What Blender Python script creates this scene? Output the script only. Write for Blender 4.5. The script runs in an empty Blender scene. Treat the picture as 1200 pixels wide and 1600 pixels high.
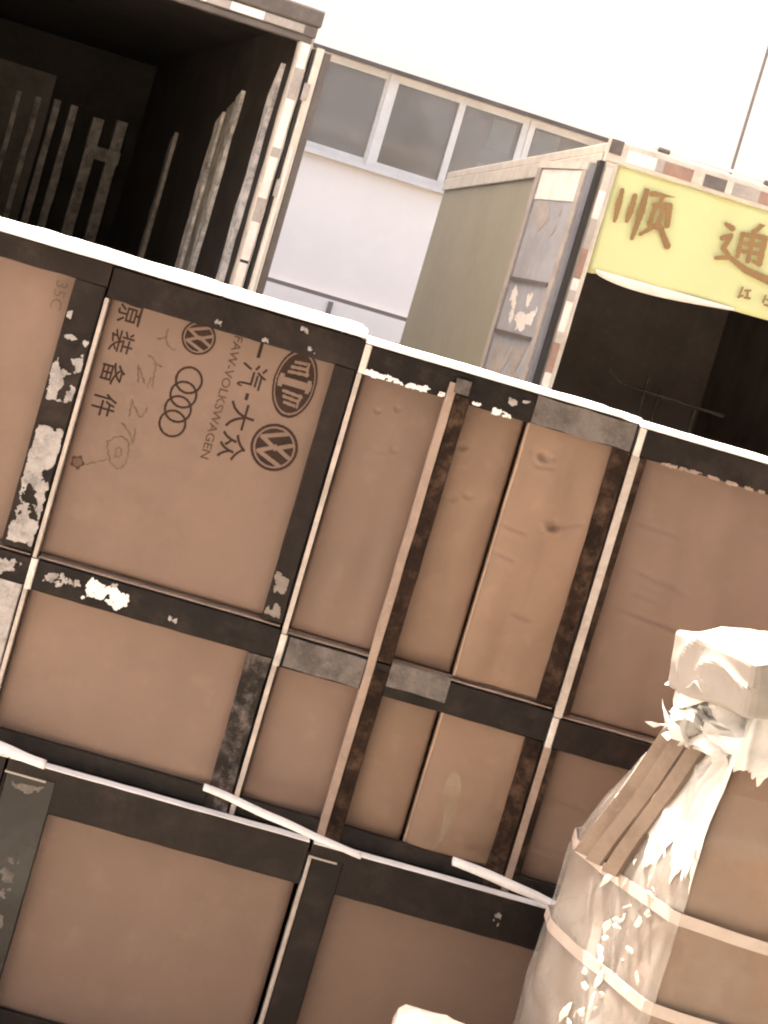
import bpy, bmesh, math, random
import numpy as np
from mathutils import Vector, Matrix, noise

random.seed(7)
sc = bpy.context.scene
col = sc.collection

# ------------------------------------------------------------------ camera
YAW, PITCH, ROLL = math.radians(15.0), math.radians(-4.5), math.radians(16.4)
FPX, EYE, DIST = 3600.0, 2.15, 6.0                      # focal length in pixels of the 1200x1600 photograph
fwd = np.array([math.sin(YAW)*math.cos(PITCH), math.cos(YAW)*math.cos(PITCH), math.sin(PITCH)])
rt0 = np.array([math.cos(YAW), -math.sin(YAW), 0.0]); up0 = np.cross(rt0, fwd)
RT = math.cos(ROLL)*rt0 + math.sin(ROLL)*up0
UP = -math.sin(ROLL)*rt0 + math.cos(ROLL)*up0
CAM = -fwd*DIST; CAM[2] = EYE
cd = bpy.data.cameras.new('camera'); cam = bpy.data.objects.new('camera', cd); col.objects.link(cam)
m = Matrix.Identity(4)
for i in range(3):
    m[i][0] = RT[i]; m[i][1] = UP[i]; m[i][2] = -fwd[i]; m[i][3] = CAM[i]
cam.matrix_world = m
cd.sensor_fit = 'VERTICAL'; cd.sensor_height = 36.0; cd.sensor_width = 27.0
cd.lens = FPX/1600.0*36.0; cd.clip_start = 0.05; cd.clip_end = 3000
sc.camera = cam

# ------------------------------------------------------------------ light
SUN_EL, SUN_A = math.radians(58), math.radians(68)      # the sun stands behind the factory, to its left
to_sun = Vector((-math.cos(SUN_A)*math.cos(SUN_EL), math.sin(SUN_A)*math.cos(SUN_EL), math.sin(SUN_EL)))
w = bpy.data.worlds.new('World'); sc.world = w; w.use_nodes = True
nt = w.node_tree; nt.nodes.clear()
sky = nt.nodes.new('ShaderNodeTexSky'); sky.sky_type = 'NISHITA'; sky.sun_disc = False
sky.sun_elevation = SUN_EL; sky.sun_rotation = math.atan2(to_sun.x, to_sun.y)
sky.dust_density = 8.0; sky.air_density = 0.7; sky.ozone_density = 0.0
bg = nt.nodes.new('ShaderNodeBackground'); bg.inputs['Strength'].default_value = 0.13
wo = nt.nodes.new('ShaderNodeOutputWorld')
nt.links.new(sky.outputs[0], bg.inputs[0]); nt.links.new(bg.outputs[0], wo.inputs[0])
ld = bpy.data.lights.new('sun', 'SUN'); ld.energy = 4.0; ld.angle = math.radians(0.53); ld.color = (1.0, 0.96, 0.90)
sun = bpy.data.objects.new('sun', ld); col.objects.link(sun)
sun.rotation_euler = (-to_sun).to_track_quat('-Z', 'Y').to_euler(); sun.location = (-8, 6, 12)
sc.view_settings.view_transform = 'Standard'; sc.view_settings.look = 'None'
sc.view_settings.gamma = 1.0; sc.view_settings.exposure = 2.9
sc.view_settings.use_white_balance = True; sc.view_settings.white_balance_temperature = 7700; sc.view_settings.white_balance_tint = 10
sc.view_settings.use_curve_mapping = False
sc.render.engine = 'CYCLES'; sc.cycles.use_denoising = True
sc.cycles.pixel_filter_type = 'BLACKMAN_HARRIS'; sc.cycles.filter_width = 2.1
sc.cycles.max_bounces = 10; sc.cycles.diffuse_bounces = 5; sc.cycles.transparent_max_bounces = 16

# ------------------------------------------------------------------ frames and pixels
PHI = math.radians(12)                                  # the racks stand turned by 12 degrees from the trucks and the factory
cP, sP = math.cos(PHI), math.sin(PHI)
def S(u, v, z): return Vector((u*cP + v*sP, -u*sP + v*cP, z))
def ray(x, y): return fwd + RT*((x-600)/FPX) - UP*((y-800)/FPX)
def on_axis(x, y, axis, val):
    d = ray(x, y); t = (val-CAM[axis])/d[axis]; return CAM + t*d
def on_rack(x, y, v=0.0):                               # where a pixel's ray meets the plane of the rack fronts -> (u, z)
    d = ray(x, y); n = np.array([sP, cP, 0]); t = (v - CAM@n)/(d@n); P = CAM + t*d
    return (P[0]*cP - P[1]*sP, P[2])

# ------------------------------------------------------------------ materials
MATS = {}
def mat(name, col_=(.5,.5,.5), rough=.6, metal=0.0, var=0.0, vscale=3.0, dust=None, dust_amt=0.5, dust_scale=8.0, bump=0.0, bscale=60.0, spec=.3, chips=None, chip_amt=.62, chip_scale=14.0, rand=0.0):
    if name in MATS: return MATS[name]
    M = bpy.data.materials.new(name); M.use_nodes = True; N = M.node_tree.nodes; L = M.node_tree.links
    b = N['Principled BSDF']; b.inputs['Roughness'].default_value = rough; b.inputs['Metallic'].default_value = metal
    b.inputs['Specular IOR Level'].default_value = spec
    tc = N.new('ShaderNodeTexCoord'); oi = N.new('ShaderNodeObjectInfo')
    ad = N.new('ShaderNodeVectorMath'); ad.operation = 'ADD'
    sc_ = N.new('ShaderNodeVectorMath'); sc_.operation = 'SCALE'; sc_.inputs['Scale'].default_value = 17.0
    cb = N.new('ShaderNodeCombineXYZ')
    for k in range(3): L.new(oi.outputs['Random'], cb.inputs[k])
    L.new(cb.outputs[0], sc_.inputs[0]); L.new(tc.outputs['Object'], ad.inputs[0]); L.new(sc_.outputs[0], ad.inputs[1])
    P = ad.outputs[0]
    cur = N.new('ShaderNodeRGB'); cur.outputs[0].default_value = (*col_, 1); cur = cur.outputs[0]
    def nz(scale, detail=6, rough_=.6):
        n = N.new('ShaderNodeTexNoise'); n.inputs['Scale'].default_value = scale; n.inputs['Detail'].default_value = detail
        n.inputs['Roughness'].default_value = rough_; L.new(P, n.inputs['Vector']); return n.outputs['Fac']
    def ramp(src, a, b_):
        r = N.new('ShaderNodeMapRange'); r.inputs['From Min'].default_value = a; r.inputs['From Max'].default_value = b_
        r.interpolation_type = 'SMOOTHSTEP'; L.new(src, r.inputs['Value']); return r.outputs[0]
    def mix(fac, a, bcol, f=1.0):
        x = N.new('ShaderNodeMix'); x.data_type = 'RGBA'
        if f != 1.0:
            mm = N.new('ShaderNodeMath'); mm.operation = 'MULTIPLY'; mm.inputs[1].default_value = f; L.new(fac, mm.inputs[0]); fac = mm.outputs[0]
        L.new(fac, x.inputs[0]); L.new(a, x.inputs[6]); x.inputs[7].default_value = (*bcol, 1); return x.outputs[2]
    if var:
        cur = mix(ramp(nz(vscale), .35, .7), cur, tuple(c*(1-var) for c in col_))
        cur = mix(ramp(nz(vscale*7.3, 4), .5, .75), cur, tuple(min(1, c*(1+var*.7)) for c in col_), .6)
    if dust: cur = mix(ramp(nz(dust_scale, 8, .7), .45, .72), cur, dust, dust_amt)
    rsrc = None
    if chips:
        f = ramp(nz(chip_scale, 10, .75), chip_amt, chip_amt+.03); cur = mix(f, cur, chips)
    if rand:                                           # boxes differ a little from each other
        hs = N.new('ShaderNodeHueSaturation'); mv = N.new('ShaderNodeMapRange'); mv.inputs['To Min'].default_value = 1-rand; mv.inputs['To Max'].default_value = 1+rand
        L.new(oi.outputs['Random'], mv.inputs['Value']); L.new(mv.outputs[0], hs.inputs['Value']); L.new(cur, hs.inputs['Color']); cur = hs.outputs[0]
    L.new(cur, b.inputs['Base Color'])
    if bump:
        bp = N.new('ShaderNodeBump'); bp.inputs['Strength'].default_value = bump; bp.inputs['Distance'].default_value = .004
        L.new(nz(bscale, 6), bp.inputs['Height']); L.new(bp.outputs[0], b.inputs['Normal'])
    MATS[name] = M; return M

def film_mat(name, opac=.45, colr=(.85,.82,.78), rough=.18, bscale=18, bump=.8, tone=None):
    if name in MATS: return MATS[name]
    M = bpy.data.materials.new(name); M.use_nodes = True; N = M.node_tree.nodes; L = M.node_tree.links
    b = N['Principled BSDF']; b.inputs['Base Color'].default_value = (*colr, 1); b.inputs['Roughness'].default_value = rough
    out = N['Material Output']; tr = N.new('ShaderNodeBsdfTransparent'); mx = N.new('ShaderNodeMixShader')
    tc = N.new('ShaderNodeTexCoord'); n = N.new('ShaderNodeTexNoise'); n.inputs['Scale'].default_value = bscale; n.inputs['Detail'].default_value = 5
    n.inputs['Distortion'].default_value = 1.2
    L.new(tc.outputs['Object'], n.inputs['Vector'])
    bp = N.new('ShaderNodeBump'); bp.inputs['Strength'].default_value = bump; bp.inputs['Distance'].default_value = .02
    L.new(n.outputs['Fac'], bp.inputs['Height']); L.new(bp.outputs[0], b.inputs['Normal'])
    mr = N.new('ShaderNodeMapRange'); mr.inputs['To Min'].default_value = max(0, opac-.2); mr.inputs['To Max'].default_value = min(1, opac+.2)
    mr.inputs['From Min'].default_value = .3; mr.inputs['From Max'].default_value = .7
    L.new(n.outputs['Fac'], mr.inputs['Value']); L.new(mr.outputs[0], mx.inputs[0])
    L.new(tr.outputs[0], mx.inputs[1]); L.new(b.outputs[0], mx.inputs[2]); L.new(mx.outputs[0], out.inputs['Surface'])
    MATS[name] = M; return M

def glass_mat(name):
    M = bpy.data.materials.new(name); M.use_nodes = True; N = M.node_tree.nodes; L = M.node_tree.links
    out = N['Material Output']; N.remove(N['Principled BSDF'])
    tr = N.new('ShaderNodeBsdfTransparent'); tr.inputs[0].default_value = (.85, .85, .83, 1)
    df = N.new('ShaderNodeBsdfDiffuse'); gl = N.new('ShaderNodeBsdfGlossy'); gl.inputs['Roughness'].default_value = .06
    tc = N.new('ShaderNodeTexCoord'); n = N.new('ShaderNodeTexNoise'); n.inputs['Scale'].default_value = 2.3; n.inputs['Detail'].default_value = 5
    L.new(tc.outputs['Object'], n.inputs['Vector'])
    mr = N.new('ShaderNodeMapRange'); mr.inputs['From Min'].default_value = .3; mr.inputs['From Max'].default_value = .7
    mr.inputs['To Min'].default_value = .16; mr.inputs['To Max'].default_value = .34
    L.new(n.outputs['Fac'], mr.inputs['Value'])
    df.inputs[0].default_value = (.60, .56, .535, 1)
    m1 = N.new('ShaderNodeMixShader'); L.new(mr.outputs[0], m1.inputs[0]); L.new(tr.outputs[0], m1.inputs[1]); L.new(df.outputs[0], m1.inputs[2])
    fr = N.new('ShaderNodeFresnel'); fr.inputs[0].default_value = 1.5
    m2 = N.new('ShaderNodeMixShader'); L.new(fr.outputs[0], m2.inputs[0]); L.new(m1.outputs[0], m2.inputs[1]); L.new(gl.outputs[0], m2.inputs[2])
    L.new(m2.outputs[0], out.inputs['Surface']); return M

CARD = (.194, .132, .110)
M_card = mat('cardboard', CARD, .8, var=.13, vscale=1.7, bump=.12, bscale=90, spec=.25, dust=(.155,.108,.088), dust_amt=.65, dust_scale=3.0, rand=.10)
M_card2 = mat('cardboard_tan', (.198, .128, .096), .7, var=.16, vscale=2.4, bump=.12, bscale=70, spec=.35, dust=(.165,.112,.088), dust_amt=.5, dust_scale=4, rand=.08)
M_cardedge = mat('cardboard_edge', (.36, .265, .21), .9, var=.2, vscale=20)
M_steel = mat('dark_steel', (.0125, .0075, .0065), .55, var=.5, vscale=5, dust=(.030,.021,.019), dust_amt=.8, dust_scale=9, bump=.4, bscale=50, spec=.2, chips=(.10,.085,.08), chip_amt=.70, chip_scale=22)
M_rusty = mat('rusty_steel', (.020, .010, .007), .8, var=.6, vscale=18, dust=(.085,.050,.035), dust_amt=.9, dust_scale=20, bump=1.0, bscale=50, spec=.15)
M_mottle = mat('mottled_steel', (.014, .010, .009), .6, var=.4, vscale=12, dust=(.14,.115,.11), dust_amt=.95, dust_scale=20, bump=.6, bscale=40, spec=.2)
M_grime = mat('grimy_steel', (.008, .005, .0045), .55, var=.5, vscale=12, dust=(.028,.019,.017), dust_amt=.7, dust_scale=15, bump=.7, bscale=45, spec=.2, chips=(.20,.175,.17), chip_amt=.672, chip_scale=24)
M_zinc = mat('grey_steel', (.135, .115, .112), .5, var=.45, vscale=16, dust=(.035,.027,.025), dust_amt=.9, dust_scale=14, bump=.5, bscale=60)
M_gloss = mat('black_glossy', (.016, .013, .0125), .4, var=.4, vscale=5, dust=(.045,.042,.042), dust_amt=.6, dust_scale=6, bump=.4, bscale=14, spec=.3)
M_board = mat('pale_board', (.44, .385, .365), .8, var=.25, vscale=14, dust=(.25,.2,.18), dust_amt=.5, dust_scale=12)
M_tab = mat('tab_paint', (.58, .54, .53), .7, var=.3, vscale=16, dust=(.25,.21,.2), dust_amt=.6, dust_scale=20)
M_tanboard = mat('tan_board', (.30, .225, .195), .85, var=.25, vscale=14)
M_white = mat('foam_and_sunlit_white', (.78, .765, .79), .7, var=.10, vscale=7, dust=(.40,.36,.35), dust_amt=.4, dust_scale=9)  # white of the foam strips; also paints the sunlit rack tops
M_paper = mat('torn_paper', (.36, .335, .345), .85, var=.35, vscale=20, dust=(.10,.085,.085), dust_amt=.7, dust_scale=26)
M_ink = mat('print_ink', (.030, .0135, .0105), .8, var=.4, vscale=25)
M_faint = mat('faint_ink', (.085, .047, .036), .85, var=.3, vscale=30)
M_grey_ink = mat('pale_ink', (.135, .087, .068), .85, var=.3, vscale=30)
M_wall = mat('white_render', (.96, .855, .755), .85, var=.05, vscale=.6, bump=.1, bscale=30)
M_trim = mat('cream_frame', (.74, .69, .63), .5, var=.12, vscale=5)
M_joint = mat('dark_joint', (.24, .21, .19), .8)
M_room = mat('room_paint', (.30, .28, .26), .9, var=.1)
M_concrete = mat('concrete', (.43, .40, .36), .9, var=.2, vscale=.5, bump=.2, bscale=20)
M_cream = mat('truck_cream', (.60, .54, .46), .5, var=.18, vscale=6, dust=(.34,.28,.22), dust_amt=.6, dust_scale=7)
M_header = mat('truck_header', (.12, .10, .09), .6, var=.25, vscale=7, dust=(.19,.16,.145), dust_amt=.5, dust_scale=10)
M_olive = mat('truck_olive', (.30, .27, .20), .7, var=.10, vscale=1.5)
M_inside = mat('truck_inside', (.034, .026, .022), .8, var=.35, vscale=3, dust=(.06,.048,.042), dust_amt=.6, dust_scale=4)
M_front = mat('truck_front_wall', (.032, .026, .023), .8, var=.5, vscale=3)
M_lit_batten = mat('lit_batten', (.78, .74, .71), .75, var=.45, vscale=16, dust=(.12,.10,.09), dust_amt=.8, dust_scale=14)  # pale to stand for sunlight on the inner ribs
M_dimbat = mat('dim_batten', (.45, .41, .38), .8, var=.5, vscale=14, dust=(.07,.06,.05), dust_amt=.8, dust_scale=9)  # less sunlit copy, for ribs deeper in the box
M_alu = mat('aluminium', (.55, .52, .50), .4, metal=.3, var=.25, vscale=9)
M_door = mat('truck_door', (.34, .335, .35), .5, var=.2, vscale=4, dust=(.25,.245,.255), dust_amt=.6, dust_scale=5)
M_rubber = mat('rubber', (.03, .027, .025), .8)
M_red = mat('red_tape', (.33, .205, .155), .5, var=.25, vscale=12)
M_wtape = mat('white_tape', (.74, .68, .62), .4, var=.15, vscale=12)
M_gtape = mat('grey_tape', (.38, .335, .30), .5, var=.25, vscale=12)
M_yellow = mat('yellow_vinyl', (.54, .545, .28), .55, var=.05, vscale=2)
M_brush = mat('brush_paint', (.25, .145, .06), .6, var=.15, vscale=10)
M_chassis = mat('chassis', (.05, .05, .05), .6)
M_cab = mat('cab_blue', (.08, .14, .26), .4)
M_flap = mat('flap_card', (.22, .165, .135), .85, var=.25, vscale=12)
M_strap = mat('strap', (.40, .335, .31), .45, var=.12, vscale=14)
M_pale_sheet = mat('pale_sheet_cream', (.80, .75, .70), .7, var=.08, vscale=6, bump=.3, bscale=14)
M_parcel = mat('parcel_paper', (.26, .235, .225), .7, var=.08, vscale=6, bump=.15, bscale=10)
M_greypaper = mat('grey_paper', (.40, .37, .35), .7, var=.12, vscale=5)
M_tape_y = mat('yellow_tape', (.42, .31, .17), .25, var=.2, vscale=9)
M_film = film_mat('clear_film', .46, (.40, .375, .36), .2, 5, .35)
M_whitefilm = film_mat('white_film', .82, (.70, .68, .67), .25, 9, .5)
M_halffilm = film_mat('half_film', .45, (.70, .66, .63), .25, 9, .5)
M_thinfilm = film_mat('thin_film', .12, (.35, .30, .27), .25, 5, .4)
M_wrinkle = film_mat('wrinkled_film', .12, (.8,.74,.68), .12, 26, 1.0)
M_sheen = film_mat('sheen_film', .22, (.42,.37,.28), .3, 6, .25)  # colour of the painted sheen on the middle tier carton
M_glass = glass_mat('dusty_glass')

# ------------------------------------------------------------------ mesh helpers
def jit(p, a, s=9.0, seed=0.0):
    q = Vector(p)*s + Vector((seed, seed*1.7, -seed))
    return Vector(p) + noise.noise_vector(q)*a
class MB:
    def __init__(s): s.v = []; s.f = []
    def add(s, vs, fs):
        o = len(s.v); s.v += [tuple(p) for p in vs]; s.f += [tuple(i+o for i in f) for f in fs]
    def box(s, x0, x1, y0, y1, z0, z1, ch=0.0, j=0.0, seg=0):
        """box; ch chamfers the long edges, j and seg roughen it along its longest side"""
        lo = [x0, y0, z0]; hi = [x1, y1, z1]; ext = [hi[i]-lo[i] for i in range(3)]
        ax = ext.index(max(ext)); b, c = [(1,2),(2,0),(0,1)][ax]
        ch = min(ch, .4*ext[b], .4*ext[c])
        if ch > 0:
            ring = [(lo[b]+ch,lo[c]),(hi[b]-ch,lo[c]),(hi[b],lo[c]+ch),(hi[b],hi[c]-ch),(hi[b]-ch,hi[c]),(lo[b]+ch,hi[c]),(lo[b],hi[c]-ch),(lo[b],lo[c]+ch)]
        else: ring = [(lo[b],lo[c]),(hi[b],lo[c]),(hi[b],hi[c]),(lo[b],hi[c])]
        n = len(ring); k = max(1, seg); vs = []; fs = []
        sd = random.random()*50
        for i in range(k+1):
            t = lo[ax] + ext[ax]*i/k
            for (p, q) in ring:
                P = [0,0,0]; P[ax] = t; P[b] = p; P[c] = q
                if j: P = jit(P, j, 14, sd); P[ax] = P[ax] if 0 < i < k else t
                vs.append(P)
        for i in range(k):
            for e in range(n):
                fs.append((i*n+e, i*n+(e+1)%n, (i+1)*n+(e+1)%n, (i+1)*n+e))
        fs.append(tuple(range(n-1, -1, -1))); fs.append(tuple(k*n+e for e in range(n)))
        s.add(vs, fs); return s
    def tube(s, a, b, r, n=8):
        a = Vector(a); b = Vector(b); d = (b-a).normalized(); x = d.orthogonal().normalized(); y = d.cross(x)
        vs = []
        for p in (a, b):
            for i in range(n):
                t = 2*math.pi*i/n; vs.append(p + x*(r*math.cos(t)) + y*(r*math.sin(t)))
        fs = [(i, (i+1)%n, n+(i+1)%n, n+i) for i in range(n)] + [tuple(range(n-1,-1,-1)), tuple(range(n, 2*n))]
        s.add(vs, fs); return s
    def build(s, name, mt, parent=None, smooth=False, loc=None):
        me = bpy.data.meshes.new(name); me.from_pydata(s.v, [], s.f); me.update()
        bm = bmesh.new(); bm.from_mesh(me); bmesh.ops.recalc_face_normals(bm, faces=bm.faces); bm.to_mesh(me); bm.free()
        me.materials.append(mt)
        if smooth:
            for p in me.polygons: p.use_smooth = True
        o = bpy.data.objects.new(name, me); col.objects.link(o)
        if parent: o.parent = parent
        if loc is not None: o.location = loc
        return o
def tag(o, label, cat, group=None, kind=None):
    if label: o['label'] = label
    if cat: o['category'] = cat
    if group: o['group'] = group
    if kind: o['kind'] = kind
    return o
def empty(name, loc, rz=0.0):
    o = bpy.data.objects.new(name, None); col.objects.link(o); o.location = loc; o.rotation_euler = (0, 0, rz)
    o.empty_display_size = .1; return o

def grid_mask(inside, a0, a1, b0, b1, cell):
    """quads (merged in runs) covering the set inside(A, B) of a plane; returns 2-D rectangles"""
    na = max(2, int((a1-a0)/cell)); nb = max(2, int((b1-b0)/cell)); ca = (a1-a0)/na; cb = (b1-b0)/nb
    A, B = np.meshgrid(a0+(np.arange(na)+.5)*ca, b0+(np.arange(nb)+.5)*cb)
    K = inside(A, B); out = []
    for r in range(nb):
        row = K[r]; i = 0
        while i < na:
            if row[i]:
                k = i
                while k+1 < na and row[k+1]: k += 1
                out.append((a0+i*ca, a0+(k+1)*ca, b0+r*cb, b0+(r+1)*cb)); i = k+1
            else: i += 1
    return out
def pieces(rects, least=3):
    '''groups of rectangles that touch'''
    par = list(range(len(rects)))
    def find(i):
        while par[i] != i: par[i] = par[par[i]]; i = par[i]
        return i
    rows = {}
    for i, r in enumerate(rects): rows.setdefault(round(r[2], 6), []).append(i)
    for r in rects: pass
    keys = sorted(rows)
    for k0, k1 in zip(keys[:-1], keys[1:]):
        for i in rows[k0]:
            if abs(rects[i][3]-k1) > 1e-5: continue
            for j in rows[k1]:
                if rects[i][0] < rects[j][1]-1e-6 and rects[j][0] < rects[i][1]-1e-6: par[find(i)] = find(j)
    out = {}
    for i in range(len(rects)): out.setdefault(find(i), []).append(rects[i])
    return [g for g in out.values() if len(g) >= least]
def flat_on_u(rects, v):                                # rectangles in (u, z) as faces at depth v
    mb = MB()
    for (a0, a1, b0, b1) in rects: mb.add([(a0, v, b0), (a1, v, b0), (a1, v, b1), (a0, v, b1)], [(0,1,2,3)])
    return mb
def seg_dist(A, B, p, q):
    px, py = p; qx, qy = q; dx, dy = qx-px, qy-py; L2 = dx*dx+dy*dy+1e-12
    t = np.clip(((A-px)*dx+(B-py)*dy)/L2, 0, 1); return np.hypot(A-(px+t*dx), B-(py+t*dy)), t
def strokes(A, B, lines, width):
    """lines: lists of points, each (a, b) or (a, b, width factor)"""
    K = np.zeros(A.shape, bool)
    for ln in lines:
        for p, q in zip(ln[:-1], ln[1:]):
            d, t = seg_dist(A, B, p[:2], q[:2]); wp = p[2] if len(p) > 2 else 1.0; wq = q[2] if len(q) > 2 else 1.0
            K |= d < width*.5*(wp+(wq-wp)*t)
    return K
def text_polys(s, weight=0.0):
    cu = bpy.data.curves.new('lettering', 'FONT'); cu.body = s; cu.size = 1.0; cu.offset = weight; cu.resolution_u = 3
    o = bpy.data.objects.new('lettering', cu); col.objects.link(o)
    dg = bpy.context.evaluated_depsgraph_get(); me = o.evaluated_get(dg).to_mesh()
    vs = [(v.co.x, v.co.y) for v in me.vertices]; fs = [tuple(p.vertices) for p in me.polygons]
    o.evaluated_get(dg).to_mesh_clear(); bpy.data.objects.remove(o); bpy.data.curves.remove(cu)
    return vs, fs
def text_mesh(mb, s, cu_, cz, w_read, h_up, v, weight=0.0, turned=True):
    """lettering centred on (cu_, cz); turned: reads downwards with the letters' tops to the right"""
    vs, fs = text_polys(s, weight)
    if not vs: return
    xs = [p[0] for p in vs]; ys = [p[1] for p in vs]; x0, x1, y0, y1 = min(xs), max(xs), min(ys), max(ys)
    out = []
    for x, y in vs:
        a = ((x-x0)/max(1e-6, x1-x0)-.5)*w_read; b = ((y-y0)/max(1e-6, y1-y0)-.5)*h_up
        out.append((cu_+b, v, cz-a) if turned else (cu_+a, v, cz+b))
    mb.add(out, fs)
def fbm(A, B, s, seed=0.0):
    out = np.zeros(A.shape)
    fl = out.ravel(); a = A.ravel(); b = B.ravel()
    for i in range(a.size): fl[i] = noise.fractal(Vector((a[i]*s, b[i]*s, seed)), .8, 2.1, 4)
    return fl.reshape(A.shape)

CAN_Y, CAN_Z = -1.3, 4.3
M_added_shade = mat('added_shade_sheet', (.30, .29, .27), .7)
# ------------------------------------------------------------------ ground
g = MB(); g.add([(-500,-500,0),(500,-500,0),(500,500,0),(-500,500,0)], [(0,1,2,3)])
tag(g.build('ground', M_concrete), 'bare concrete yard under the racks and trucks', 'ground', kind='structure')

# unseen roof added out of view, only to shade the rack fronts
cn = MB().box(-16, 16, -15, CAN_Y, CAN_Z, CAN_Z+.12).build('added_shade_roof', M_added_shade); tag(cn, None, None, kind='structure')
for cx_ in (-15.8, 15.6):
    for cy_ in (-14.8, -8, CAN_Y-.4):
        MB().box(cx_, cx_+.2, cy_, cy_+.2, .001, CAN_Z-.001).build('added_shade_post', M_added_shade, cn)
# ------------------------------------------------------------------ factory behind
WY = 11.0
fb = empty('factory_building', (4.0, WY, 0))
def fpart(name, mb, mt, parent=None): 
    o = mb.build(name, mt, parent or fb); 
    if parent is None: o.matrix_parent_inverse = Matrix.Translation((-4.0, -WY, 0))
    return o
WZ0, WZ1, BTOP = 3.225, 3.925, 18.0
PER, W0 = 1.1, 2.098
kL, kR = -4, 3
xl, xr = W0+kL*PER, W0+kR*PER
fpart('wall', MB().box(-22, 30, WY, WY+.3, 2.235, WZ0), M_wall)
fpart('wall', MB().box(-22, 30, WY-.003, WY+.3, WZ1+.003, BTOP), M_wall)
fpart('wall', MB().box(-22, xl, WY+.004, WY+.3, WZ0, WZ1+.003), M_wall)
fpart('wall', MB().box(xr, 30, WY+.004, WY+.3, WZ0, WZ1+.003), M_wall)
fpart('side_wall', MB().box(-22, -21.7, WY+.3, WY+14, 0, BTOP), M_wall)
fpart('side_wall', MB().box(29.7, 30, WY+.3, WY+14, 0, BTOP), M_wall)
fpart('roof', MB().box(-22.2, 30.2, WY-.2, WY+14, BTOP, BTOP+.2), M_trim)
fpart('plinth', MB().box(-22, 30, WY-.06, WY+.3, 0, 2.205), M_wall)
fpart('plinth_joint', MB().box(-22, 30, WY+.02, WY+.3, 2.205, 2.235), M_joint)
for xj in (2.07, 4.3, 6.5, -.2, -2.4):
    fpart('plinth_post', MB().box(xj, xj+.035, WY-.075, WY-.06, 2.10, 2.19), M_joint)
fpart('expansion_joint', MB().box(4.815, 4.835, WY-.012, WY-.003, WZ1+.05, BTOP), M_joint)
fpart('cladding', MB().box(4.835, 30, WY-.02, WY-.003, WZ1+.05, BTOP), M_wall)
fpart('window_drip', MB().box(xl-.1, xr+.1, WY-.05, WY-.003, WZ1+.003, WZ1+.03), M_header)
fpart('window_sill', MB().box(xl-.1, xr+.1, WY-.07, WY+.04, WZ0-.035, WZ0), M_trim)
room = MB(); room.box(xl-.2, xr+.2, WY+2.5, WY+2.6, WZ0-.8, WZ1+.5); room.box(xl-.2, xr+.2, WY+.31, WY+2.5, WZ1+.4, WZ1+.5); room.box(xl-.2, xr+.2, WY+.31, WY+2.5, WZ0-.8, WZ0-.7)
fpart('room', room, M_room)
for k in range(kL, kR):
    a = W0+k*PER; b = a+PER
    f = MB(); f.box(a+.002, a+.05, WY+.05, WY+.11, WZ0, WZ1); f.box(b-.05, b-.002, WY+.05, WY+.11, WZ0, WZ1)
    f.box(a+.05, b-.05, WY+.052, WY+.108, WZ1-.05, WZ1+.001); f.box(a+.05, b-.05, WY+.052, WY+.108, WZ0, WZ0+.05)
    win = fpart('window', f, M_trim)
    mid = a+PER*.51
    o = MB().box(mid-.025, mid+.025, WY+.045, WY+.10, WZ0+.05, WZ1-.05).build('mullion', M_trim, win)
    if k in (0,):
        o = MB().box(a-.03, a+.045, WY+.03, WY+.049, WZ0, WZ1).build('cover_strip', M_trim, win)
    for (p, q) in ((a+.05, mid-.025), (mid+.025, b-.05)):
        MB().box(p, q, WY+.07, WY+.076, WZ0+.05, WZ1-.05).build('pane', M_glass, win)
    if k == 0:
        MB().box(2.93, 3.115, WY+.085, WY+.10, 3.63, 3.85, j=.004).build('pale_sheet', M_pale_sheet, win)  # pale sheets behind the panes
        MB().box(2.90, 3.115, WY+.085, WY+.10, 3.28, 3.50, j=.004).build('pale_sheet', M_pale_sheet, win)
    if k == 1:
        MB().box(3.27, 3.47, WY+.085, WY+.10, 3.62, 3.86, j=.004).build('pale_sheet', M_pale_sheet, win)
tag(fb, 'white factory wall with a row of dusty windows behind the trucks', 'building')

# ------------------------------------------------------------------ trucks
def wheels(root, xs, ys, r=.42, w_=.24):
    for x in xs:
        for y in ys:
            t = MB(); n = 24; prof = [(r*.55, 0), (r*.95, 0), (r, .04), (r, w_-.04), (r*.95, w_), (r*.55, w_)]
            vs = [(x+px_, y+rr*math.cos(2*math.pi*i/n), r+rr*math.sin(2*math.pi*i/n)) for i in range(n) for rr, px_ in prof]; m_ = len(prof)
            t.add(vs, [(i*m_+k, i*m_+(k+1)%m_, ((i+1)%n)*m_+(k+1)%m_, ((i+1)%n)*m_+k) for i in range(n) for k in range(m_)])
            wh = t.build('wheel', M_rubber, root)
            MB().tube((x+.05, y, r), (x+w_-.05, y, r), r*.56, 20).build('rim', M_alu, wh)
def cab(root, x0, x1, y0, h, mt):
    c = MB(); xa, xb = x0+.12, x1-.12
    prof = [(y0, .55), (y0, h), (y0+1.0, h), (y0+1.45, h*.62), (y0+1.55, .55)]
    vs = [(xa, y, z) for y, z in prof] + [(xb, y, z) for y, z in prof]; n = len(prof)
    c.add(vs, [(i, (i+1)%n, n+(i+1)%n, n+i) for i in range(n)] + [tuple(range(n)), tuple(range(2*n-1, n-1, -1))])
    cb_ = c.build('cab', mt, root)
    MB().box(xa-.006, xa-.001, y0+.25, y0+.95, h*.66, h*.93).build('cab_window', M_glass, cb_)
    MB().box(xb+.001, xb+.006, y0+.25, y0+.95, h*.66, h*.93).build('cab_window', M_glass, cb_)

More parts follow.
